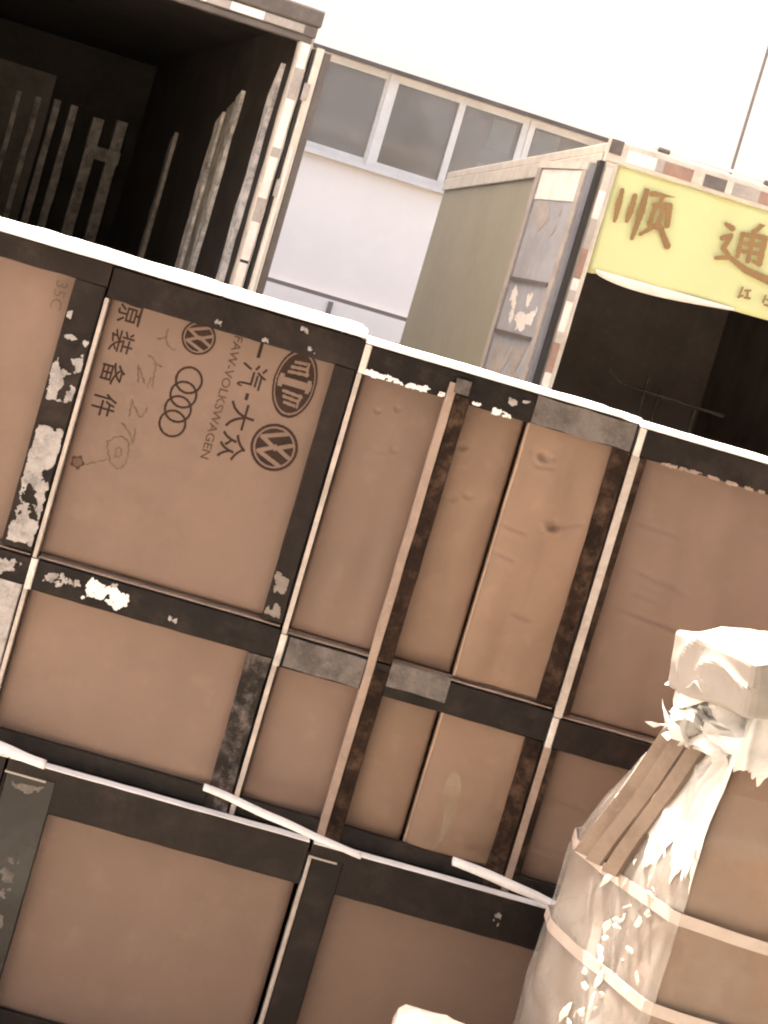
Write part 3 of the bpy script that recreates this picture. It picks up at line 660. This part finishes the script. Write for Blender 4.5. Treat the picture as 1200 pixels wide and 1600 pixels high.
# grey patches on the rails
MB().box(.468, .738, -.004, .0, TOP-.086-Z2, TOP-.012-Z2, ch=.002, j=.004, seg=14).build('grey_patch', M_zinc, rA2)
MB().box(.026, .234, -.004, .0, Z2-.083-ZB0, Z2-.002-ZB0, ch=.002, j=.004, seg=12).build('grey_patch', M_zinc, rB2)
MB().box(.301, .462, -.004, .0, Z2-.058-ZB0, Z2+.010-ZB0, ch=.002, j=.004, seg=12).build('grey_patch', M_zinc, rB2)
# pale film painted as a light sheen low on the middle tier carton
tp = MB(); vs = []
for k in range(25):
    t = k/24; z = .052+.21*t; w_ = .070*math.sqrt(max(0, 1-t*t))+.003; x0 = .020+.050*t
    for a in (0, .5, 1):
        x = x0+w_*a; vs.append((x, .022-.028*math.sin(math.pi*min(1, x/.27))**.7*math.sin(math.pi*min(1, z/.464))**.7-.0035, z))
tp.add(vs, [(k*3+a, k*3+a+1, k*3+a+4, k*3+a+3) for k in range(24) for a in range(2)]); tp.build('sheen_strip', M_sheen, cB, smooth=True)

# torn paper on posts and rails
def torn(u0, u1, z0, z1, v, thr, s, seed, R_, ru, rz, mt=M_paper, cell=.0022, name='paper_remnant', edge=0.012):
    def ins(A, B):
        F = fbm(A, B, s, seed); e = np.minimum(np.minimum(A-u0, u1-A), np.minimum(B-z0, z1-B))
        return F + np.clip(e/edge, 0, 1)*.9 - .9 > thr
    r = grid_mask(ins, u0, u1, z0, z1, cell)
    if not r: return
    for g_ in pieces(r):
        mb = flat_on_u(g_, v); mb.v = [(x-ru, y, z-rz) for x, y, z in mb.v]; mb.build(name, mt, R_)
torn(-.931, -.847, 1.71, 1.90, -.0035, -.22, 18, 1.3, rA0, -1.50, ZB+.001)
torn(-.931, -.847, 1.33, 1.66, -.0035, -.20, 14, 4.1, rA0, -1.50, ZB+.001)
torn(-.932, -.915, 1.93, 1.955, -.0035, -.4, 30, 2.2, rA0, -1.50, ZB+.001)
torn(-.925, -.85, 1.40, 1.50, -.0042, .02, 34, 9.1, rA0, -1.50, ZB+.001, mt=M_grime)
torn(-.70, -.56, 1.235, 1.305, -.003, -.12, 30, 3.3, rB1, -.845, ZB0, mt=M_white, edge=.02)
torn(-.82, -.69, 1.24, 1.305, -.003, .18, 40, 6.3, rB1, -.845, ZB0, mt=M_paper, edge=.02)
torn(-1.0, -.85, 1.24, 1.306, -.003, .05, 36, 7.3, rB0, -1.50, ZB0, mt=M_paper, edge=.02)
torn(-.160, .070, 2.004, 2.026, -.003, -.25, 44, 5.5, rA2, -.168, Z2+.001, mt=M_white, edge=.006)
torn(.135, .280, 2.000, 2.024, -.003, -.10, 48, 8.5, rA2, -.168, Z2+.001, mt=M_white, edge=.007)
torn(.22, .285, 2.03, 2.065, -.003, .10, 40, 8.9, rA2, -.168, Z2+.001, mt=M_paper, edge=.01)
torn(-.230, -.180, 1.33, 1.46, -.004, -.02, 26, 11.5, rA1, -.845, ZB+.001, mt=mat('grey_flake', (.20,.17,.16), .8, var=.3, vscale=20), edge=.01)
torn(.64, .98, 1.998, 2.012, -.003, -.12, 40, 2.7, rA3, .580, Z3+.001, mt=M_tanboard, edge=.004)
torn(.56, .60, .71, .755, -.0035, .0, 60, 12.7, rC[2], .062, 0, mt=M_paper, edge=.008)
torn(-.75, -.64, .30, .76, -.0035, .33, 16, 13.7, rC[1], -.758, 0, mt=M_zinc, edge=.02)
for (uu, zz) in ((-.62,1.30),(-.45,1.255),(-.30,2.03),(-.42,2.022),(-.55,2.03),(-.33,2.075)):
    RR = rB1 if zz < 1.5 else rA1; bz = ZB0 if zz < 1.5 else ZB+.001
    torn(uu-.012, uu+.012, zz-.008, zz+.008, -.003, -.35, 90, uu*7, RR, -.845, bz, edge=.006, cell=.0015)
# rusty sockets along the right post of the top middle rack
# printing on the badge carton -----------------------------------------------------
VF = .0312; cu0, cz0 = -.834, ZB+.014
def print_part(rects_or_mb, name, mt, parent=cA1, u0=cu0, z0=cz0, v=VF):
    mb = rects_or_mb if isinstance(rects_or_mb, MB) else flat_on_u(rects_or_mb, v)
    mb.v = [(x-u0, v, z-z0) for x, y, z in mb.v]; return mb.build(name, mt, parent)
def vw(cu_, cz, r):
    # turned a quarter: the letters' tops point to +u
    def ins(A, B):
        X = -(B-cz)/r; Y = (A-cu_)/r; d = np.hypot(X, Y)
        ring = (d < 1.0) & (d > .885); disc = d < .80
        K = np.zeros(A.shape, bool); wd = .145
        for (p, q) in (((-.34,.85),(0,.13)), ((.34,.85),(0,.13)), ((-.74,.5),(-.31,-.62)), ((.74,.5),(.31,-.62)), ((-.31,-.62),(0,-.02)), ((.31,-.62),(0,-.02))):
            dd, t = seg_dist(X, Y, p, q); K |= dd < wd*.62
        K |= (abs(Y-.05) < .05) & (abs(X) < .14)
        return ring | (disc & ~K)
    return grid_mask(ins, cu_-r, cu_+r, cz-r, cz+r, r/34)
print_part(vw(-.588, 1.978, .0445), 'printed_round_badge', M_ink)
print_part(vw(-.321, 1.759, .062), 'printed_round_badge', M_ink)
def rings(A, B):
    K = np.zeros(A.shape, bool)
    for i in range(4):
        d = np.hypot(A-(-.582-.0035*i), B-(1.865-.040*i)); K |= (d < .0365) & (d > .0305)
    return K
print_part(grid_mask(rings, -.64, -.53, 1.70, 1.91, .0014), 'printed_rings', M_ink)
def oval(A, B):
    X = -(B-1.934)/.092; Y = (A+.316)/.056; d = np.hypot(X, Y)
    K = ((d < 1) & (d > .92)) | ((d < .86) & (d > .80)); f = d < .80
    bar = (abs(X) < .10) | ((abs(X) < .19) & (abs(abs(Y)-.66) < .10))
    wing = np.zeros(A.shape, bool)
    for sgn in (-1, 1):
        xx = X*sgn
        for k in range(3): wing |= (abs(xx-(.30+.15*k)-.05*Y) < .045) & (abs(Y-.02) < .50-.10*k)
        wing |= (abs(Y-.42+.08*(xx-.3)) < .055) & (xx > .26) & (xx < .66)
    return K | (f & ~bar & ~wing)
print_part(grid_mask(oval, -.38, -.25, 1.835, 2.03, .0015), 'printed_oval_badge', M_ink)
mb = MB()
for ch, z, w_ in (('一',2.000,.058),('汽',1.921,.066),('-',1.866,.018),('大',1.812,.072),('众',1.730,.072)):
    text_mesh(mb, ch, -.426, z, w_, .07 if ch not in '一-' else .009, VF, weight=.003 if ch not in '一-' else 0)
print_part(mb, 'printed_lettering', M_ink)
mb = MB(); text_mesh(mb, 'FAW-VOLKSWAGEN', -.488, 1.845, .33, .023, VF, weight=.012); print_part(mb, 'printed_lettering', M_faint)
mb = MB()
for ch, z in (('原',1.990),('装',1.912),('备',1.826),('件',1.742)): text_mesh(mb, ch, -.776, z, .060, .062, VF, weight=.006)
print_part(mb, 'printed_lettering', M_ink)
def hw(pxl, width, mt, name='handwriting', v=.032):
    def soft(l):
        for _ in range(2):
            if len(l) < 3: return l
            o = [l[0]]
            for p, q in zip(l[:-1], l[1:]): o += [(p[0]*.75+q[0]*.25, p[1]*.75+q[1]*.25), (p[0]*.25+q[0]*.75, p[1]*.25+q[1]*.75)]
            l = o + [l[-1]]
        return l
    ln = [soft([on_rack(x, y, v) for x, y in l]) for l in pxl]
    us = [p[0] for l in ln for p in l]; zs = [p[1] for l in ln for p in l]
    def ins(A, B):
        return strokes(A + .0012*np.sin(B*400), B + .0012*np.sin(A*330), ln, width)
    return grid_mask(ins, min(us)-.006, max(us)+.006, min(zs)-.006, max(zs)+.006, .0011)
scr = [[(262,515),(258,530),(266,545),(274,546)],[(260,527),(245,530)],[(232,555),(246,566),(240,585),(238,605)],[(252,572),(240,568)],[(216,570),(216,598)],[(230,605),(236,590)],[(218,575),(226,600)],
       [(206,625),(202,650)],[(206,625),(212,640),(220,655),(230,638)],[(190,660),(202,675),(208,693)],[(208,693),(212,670)],
       [(168,690),(186,680),(202,688),(200,715),(190,734),(174,728),(168,705),(168,690)],[(180,715),(182,698),(192,702),(186,716),(180,712)],[(135,725),(168,718)]]
for g_ in pieces(hw(scr, .0042, M_grey_ink)): print_part(g_, 'pen_stroke', M_grey_ink)
def ros(A, B):
    c = on_rack(121, 722, .032); d = np.hypot(A-c[0], B-c[1]); th = np.arctan2(B-c[1], A-c[0])
    return (d < .017*(1+.18*np.cos(5*th))) & ((d > .011) | (np.sin(A*900)*np.sin(B*800) > .1))
c = on_rack(121, 722, .032); print_part(grid_mask(ros, c[0]-.022, c[0]+.022, c[1]-.022, c[1]+.022, .0011), 'printed_stamp', M_faint)
mb = MB(); c = on_rack(92, 462, .025); text_mesh(mb, '35C', c[0], c[1], .075, .03, 0, weight=-.004)
VA = .0225
mb.v = [(x+1.485, VA, z-(ZB+.014)) for x, y, z in mb.v]; mb.build('printed_lettering', M_grey_ink, cA0)

# ------------------------------------------------------------------ white sheets painted as sunlit tops of the top tier
def sheet(u0, u1, z, th, label, seed, wav=.004, v0=-.02, v1=.98, lift=0.0, mt=M_white):
    o = empty('sunlit_top_sheet', S(u0, 0, z), -PHI); n, k = 40, 14; vs = []
    for i in range(n+1):
        for j_ in range(k+1):
            x = (u1-u0)*i/n; v = v0+(v1-v0)*j_/k
            dz = abs(wav*noise.noise(Vector((x*4, v*3, seed)))) + lift*(j_/k)
            ve = v + (.008*noise.noise(Vector((x*7, seed, 2))) if j_ == 0 else 0)
            vs += [(x, ve, dz*.4+.0004), (x, ve, th+dz+.002*noise.noise(Vector((x*16, v*8, seed))))]
    def I(i, j_, t): return (i*(k+1)+j_)*2+t
    fs = []
    for i in range(n):
        for j_ in range(k):
            fs += [(I(i,j_,1), I(i+1,j_,1), I(i+1,j_+1,1), I(i,j_+1,1)), (I(i,j_,0), I(i,j_+1,0), I(i+1,j_+1,0), I(i+1,j_,0))]
        fs += [(I(i,0,0), I(i+1,0,0), I(i+1,0,1), I(i,0,1)), (I(i,k,0), I(i,k,1), I(i+1,k,1), I(i+1,k,0))]
    for j_ in range(k): fs += [(I(0,j_,0), I(0,j_,1), I(0,j_+1,1), I(0,j_+1,0)), (I(n,j_,0), I(n,j_+1,0), I(n,j_+1,1), I(n,j_,1))]
    b = MB(); b.add(vs, fs); b.build('sheet', mt, o); tag(o, label, 'sheet', 'white sheets painted as sunlit tops of the top racks'); return o
sheet(-1.49, -.56, TOP+.004, .018, 'thick white sheet painted as sunlit top on the rack with peeling paper patches', 1.1, .010, lift=.012)
sheet(-.555, -.172, TOP+.004, .018, 'white sheet painted as sunlit top over the badge printed carton', 2.2, .008, lift=.010)
sheet(-.168, .575, TOP-.007, .012, 'thin white sheet painted as sunlit top over the three narrow cartons', 3.3, .004)
sheet(.582, 1.29, TOP-.015, .009, 'thinnest white sheet painted as sunlit top in front of the valance truck', 4.4, .003)
# curled white strips lying on the bottom tier
def strip(pa, pb, th, label, rise, v, wd=.055, seed=0.0):
    (ua, za), (ub, zb) = pa, pb
    o = empty('foam_strip', S(ua, v, zb), -PHI); n = 24; vs = []; m_ = 10
    for i in range(n+1):
        t = i/n; x = (ub-ua)*t; z = (za-zb)*(1-t)**1.3 + rise*math.sin(math.pi*t) + .003*noise.noise(Vector((x*9, seed, 0)))
        for e in range(m_):
            an = 2*math.pi*e/m_
            vs.append((x, wd*.5*math.cos(an), z+th*.5*(1+math.sin(an))*(.75+.25*math.sin(math.pi*min(1, .15+t)))))
    fs = [(i*m_+e, i*m_+(e+1)%m_, (i+1)*m_+(e+1)%m_, (i+1)*m_+e) for i in range(n) for e in range(m_)] + [tuple(range(m_)), tuple(n*m_+e for e in range(m_-1, -1, -1))]
    b = MB(); b.add(vs, fs); b.build('strip', M_white, o, smooth=True); tag(o, label, 'foam strip', 'curled foam strips on the bottom racks'); return o
sv = -.085
strip((-.252, .862), (.19, .800), .019, 'long curled white foam strip below the mottled post', .004, sv)
strip((.425, .850), (.80, .8005), .024, 'curled white foam strip running behind the film wrapped package', .006, sv, seed=3)
strip((-.95, .815), (-.66, .8005), .030, 'short thick white foam strip on the glossy black corner plate', .006, sv, seed=6)

# ------------------------------------------------------------------ film wrapped package in front
PK = empty('wrapped_package', S(.9, -.6, 0), -PHI)
PC = Vector((.9, -.6))
sec = [(.668,-.455), (.674,-.485), (.722,-.635), (.788,-.815), (.832,-.936), (.850,-.948), (.97,-.965), (1.12,-.985), (1.32,-1.01), (1.345,-.99), (1.36,-.6), (1.34,-.30), (1.25,-.28), (.8,-.28), (.70,-.29), (.67,-.33)]
ZSTART = [1.05,1.05,1.07,1.12,1.20,1.26,1.38,1.42,1.44,1.42,1.25,1.15,1.10,1.08,1.05,1.03]
SHRINK = [.52,.52,.50,.42,.28,.20,.10,.06,.04,.04,.08,.15,.3,.4,.5,.52]
def section(z, off=0.0):
    """cross-section of the package at height z (one shoulder is drawn in towards the neck)"""
    out = []
    for (u, v), z0, sh in zip(sec, ZSTART, SHRINK):
        k = min(1.0, max(0.0, (z-z0)/(1.55-z0))); cx, cy = 1.02, -.70; s = 1-sh*k**1.1
        du, dv = u-cx, v-cy; L = math.hypot(du, dv)
        if off: du += off*du/L; dv += off*dv/L
        out.append((cx+du*s - PC.x, cy+dv*s - PC.y))
    return out
def loft(zs, off, amp, seed, idx=None, closed=True, sub=4, sc_=9.0, ridge=0.0, rag=0.0):
    b = MB(); rings_ = []
    for li, z in enumerate(zs):
        s = section(z, off); pts = []
        ids = idx or list(range(len(s)))
        rng = list(range(len(ids))) if closed else list(range(len(ids)-1))
        cols = [(ids[q], ids[(q+1) % len(ids)], e/sub) for q in rng for e in range(sub)]
        if not closed: cols.append((ids[-1], ids[-1], 0.0))
        for ci, (i0, i1, t) in enumerate(cols):
            zz = z; ss = s
            if rag:                                    # uneven lower hem
                zc = zs[0] + rag*max(0, .5+.8*noise.noise(Vector((ci*.11, seed, 1)))+.25*noise.noise(Vector((ci*.45, seed, 7))))
                zz = zc + (zs[-1]-zc)*li/(len(zs)-1); ss = section(zz, off)
            p, r_ = ss[i0], ss[i1]
            pts.append((p[0]+(r_[0]-p[0])*t, p[1]+(r_[1]-p[1])*t, zz))
        rings_.append([jit(P, amp, sc_, seed) for P in pts])
    n = len(rings_[0]); vs = [p for r_ in rings_ for p in r_]
    if ridge:
        for i, p in enumerate(vs):
            d_ = Vector((p.x, p.y, 0)); 
            if d_.length: d_.normalize()
            q = 1-abs(noise.noise(Vector((p.x*14+p.z*3, p.y*14, p.z*5+seed)))); vs[i] = p + d_*(ridge*q**5)
    fs = []
    for i in range(len(zs)-1):
        for k in range(n if closed else n-1):
            fs.append((i*n+k, i*n+(k+1)%n, (i+1)*n+(k+1)%n, (i+1)*n+k))
    if closed: fs += [tuple(range(n-1, -1, -1)), tuple((len(zs)-1)*n+k for k in range(n))]
    b.add(vs, fs); return b
zs = [0, .1, .3, .5] + [.6+.025*i for i in range(38)]
loft(zs, 0, .006, 3.0).build('cardboard_body', M_card2, PK, smooth=True)
fz = [.55+.012*i for i in range(82)]
loft(fz, .014, .006, 3.0, idx=[15,0,1,2,3,4,5], closed=False, sub=10, sc_=9, ridge=.004).build('film_wrap', M_film, PK, smooth=True)
loft([.55+.02*i for i in range(42)], .008, .006, 3.0, idx=[5,6,7,8,9], closed=False, sub=8, sc_=9, ridge=.002).build('film_wrap', M_thinfilm, PK, smooth=True)
rg = random.Random(12)
for q in range(44):                                   # raised white flakes painted as sun glints on the film's creases
    z_ = 1.19-.62*(q/44)**1.0; sx = section(z_, .022)
    p, r_ = Vector((*sx[2], z_)), Vector((*sx[4], z_)); t = min(1, max(0, rg.gauss(.62-.25*(q/44), .17)))
    c_ = p+(r_-p)*t; d_ = (r_-p).normalized(); nn = Vector((d_.y, -d_.x, 0)); 
    if nn.y > 0: nn = -nn
    ax_ = (d_*rg.uniform(-.5,.8)+Vector((0,0,1))*rg.uniform(-1,1)).normalized(); bx_ = nn.cross(ax_).normalized()
    L, Wd = rg.uniform(.006, .030)*rg.uniform(.6,1.3), rg.uniform(.003, .013)
    if bx_.z < 0: bx_ = -bx_
    b = MB(); vs = []
    for i_ in range(7):
        u_ = i_/6*2-1; ww = Wd*math.sqrt(max(0.02, 1-u_*u_))*rg.uniform(.7, 1.2)
        o_ = c_+ax_*(u_*L)
        vs += [o_-bx_*ww*.6, o_+nn*(ww*.9)+bx_*ww*.1, o_+bx_*ww]
    b.add(vs, [(i_*3+k, i_*3+3+k, i_*3+4+k, i_*3+1+k) for i_ in range(6) for k in range(2)])
    b.v = [tuple(jit(p_, .006, 60, q)) for p_ in b.v]; b.build('film_glint', M_whitefilm if q % 3 else M_halffilm, PK, smooth=True)
loft([1.10+.005*i for i in range(92)], .018, .006, 3.0, idx=[1,2,3,4,5], closed=False, sub=22, sc_=9, ridge=.012, rag=.13).build('shoulder_film', M_whitefilm, PK, smooth=True)
loft([1.38+.005*i for i in range(36)], .018, .006, 3.0, idx=[5,6,7,8,9], closed=False, sub=24, sc_=9, ridge=.012, rag=.09).build('shoulder_film', M_whitefilm, PK, smooth=True)
for z_, dz in ((1.062, .0), (.852, .0), ):
    st = MB(); s = section(z_, .020); sub = 5; pts = []
    for q in range(len(s)):
        p, r_ = s[q], s[(q+1)%len(s)]
        for e in range(sub): t = e/sub; pts.append((p[0]+(r_[0]-p[0])*t, p[1]+(r_[1]-p[1])*t))
    n = len(pts); vs = []
    for i, (x, y) in enumerate(pts):
        dz = .006*noise.noise(Vector((x*6, y*6, z_*9)))
        vs += [(x, y, z_-.014+dz), (x, y, z_+.014+dz)]
    st.add(vs, [(2*i, 2*((i+1)%n), 2*((i+1)%n)+1, 2*i+1) for i in range(n)])
    so = st.build('strap', M_strap, PK); mo = so.modifiers.new('thickness', 'SOLIDIFY'); mo.thickness = .003
# folded cardboard flaps standing up the shoulder
for (ua, va, ub, vb, zt, wd) in ((.655,-.50,.79,-.60,1.52,.055), (.675,-.56,.80,-.64,1.50,.05), (.705,-.64,.815,-.70,1.46,.05)):
    b = MB(); vs = []; n = 12
    for i in range(n+1):
        t = i/n; u = ua+(ub-ua)*t-.016; v = va+(vb-va)*t-.052; z = 1.07+(zt-1.07)*t
        for e, (du, dv) in enumerate(((0,0),(wd*.65,-.022),(wd*1.1,-.004))): vs.append(jit((u+du-PC.x, v+dv-PC.y, z), .012, 4.5, wd))
    b.add(vs, [(i*3+k, i*3+k+1, i*3+k+4, i*3+k+3) for i in range(n) for k in range(2)])
    fo = b.build('flap', M_flap, PK); mo = fo.modifiers.new('thickness', 'SOLIDIFY'); mo.thickness = .003
# crumpled film gathered round the neck: many folded ribbons
nb = MB(); rnd = random.Random(4)
for q in range(105):
    an = rnd.uniform(math.pi*.75, math.pi*1.95); rr = rnd.uniform(.12, .205)
    cx, cy, cz = .955-PC.x+rr*1.15*math.cos(an), -.72-PC.y+rr*math.sin(an), rnd.uniform(1.43, 1.57)
    d1 = Vector((-math.sin(an)+rnd.uniform(-.5,.5), math.cos(an)+rnd.uniform(-.5,.5), rnd.uniform(-.7,.5))).normalized(); d2 = d1.orthogonal().normalized(); d2 = (d2*math.cos(q)+d1.cross(d2)*math.sin(q)).normalized(); d3 = d1.cross(d2)
    L, Wd = rnd.uniform(.05, .13), rnd.uniform(.02, .06); vs = []; n1, n2 = 9, 4; sd = q*1.37
    for i in range(n1+1):
        for k in range(n2+1):
            a = (i/n1-.5)*L; c_ = (k/n2-.5)*Wd
            P = Vector((cx, cy, cz)) + d1*a + d2*c_ + d3*(.35*L*(a/L)**2*2) ; vs.append(P + noise.noise_vector(P*20+Vector((sd,0,0)))*.016)
    nb.add(vs, [(i*(n2+1)+k, (i+1)*(n2+1)+k, (i+1)*(n2+1)+k+1, i*(n2+1)+k+1) for i in range(n1) for k in range(n2)])
fo = nb.build('gathered_film', M_whitefilm, PK, smooth=True)
bm = bmesh.new(); bmesh.ops.create_icosphere(bm, subdivisions=5, radius=1.0)
for v_ in bm.verts:
    d = v_.co.copy(); q = 1-abs(noise.noise(d*2.6+Vector((3,1,2)))); q2 = 1-abs(noise.noise(d*6+Vector((7,1,2))))
    v_.co = Vector((d.x*.20, d.y*.16, d.z*.09))*(.80+.22*q**3+.12*q2**3)
me = bpy.data.meshes.new('neck_bundle'); bm.to_mesh(me); bm.free(); me.materials.append(M_whitefilm)
for p in me.polygons: p.use_smooth = True
o = bpy.data.objects.new('neck_bundle', me); col.objects.link(o); o.parent = PK; o.location = (.955-PC.x, -.72-PC.y, 1.50)
tag(PK, 'tall strapped cardboard package in glossy film gathered white at its neck', 'package')

# paper parcel lying on top of it
PB = empty('paper_parcel', S(.865, -.70, 1.515), -PHI)
def crumpled_box(c, ax, ay, az, amp, seed, mt, name, parent, rz=0, tilt=0.0, ridge=.0, n=18):
    bm = bmesh.new(); bmesh.ops.create_cube(bm, size=2.0); bmesh.ops.subdivide_edges(bm, edges=bm.edges[:], cuts=n, use_grid_fill=True)
    R3 = Matrix.Rotation(rz, 3, 'Z') @ Matrix.Rotation(tilt, 3, 'Y')
    for v_ in bm.verts:
        p = v_.co; q = Vector([math.copysign(abs(t)**1.0, t) for t in p]); L = (abs(q.x)**14+abs(q.y)**14+abs(q.z)**14)**(1/14); q = q/L
        P = Vector((q.x*ax, q.y*ay, q.z*az)); d = q.normalized()
        P += noise.noise_vector(P*7+Vector((seed,0,0)))*amp + d*(ridge*(1-abs(noise.noise(P*9+Vector((0,seed,0)))))**4)
        v_.co = R3 @ P + Vector(c)
    me = bpy.data.meshes.new(name); bm.to_mesh(me); bm.free(); me.materials.append(mt)
    o = bpy.data.objects.new(name, me); col.objects.link(o); o.parent = parent; return o
pb = crumpled_box((.085, -.028, .105), .215, .155, .070, .018, 2.0, M_parcel, 'wrapper', PB, rz=math.radians(28), tilt=math.radians(-6), ridge=.012)
tag(PB, 'crumpled cream paper parcel lying on top of the strapped package', 'parcel')
# small white carton at the lower edge
WC = empty('white_carton', S(.45, -.62, 0), -PHI)
crumpled_box((.03, 0, .292), .145, .11, .290, .008, 5.0, M_whitefilm, 'wrapper', WC, rz=math.radians(-6), ridge=.008, n=14)
tag(WC, 'white film wrapped carton standing before the bottom tier', 'carton')
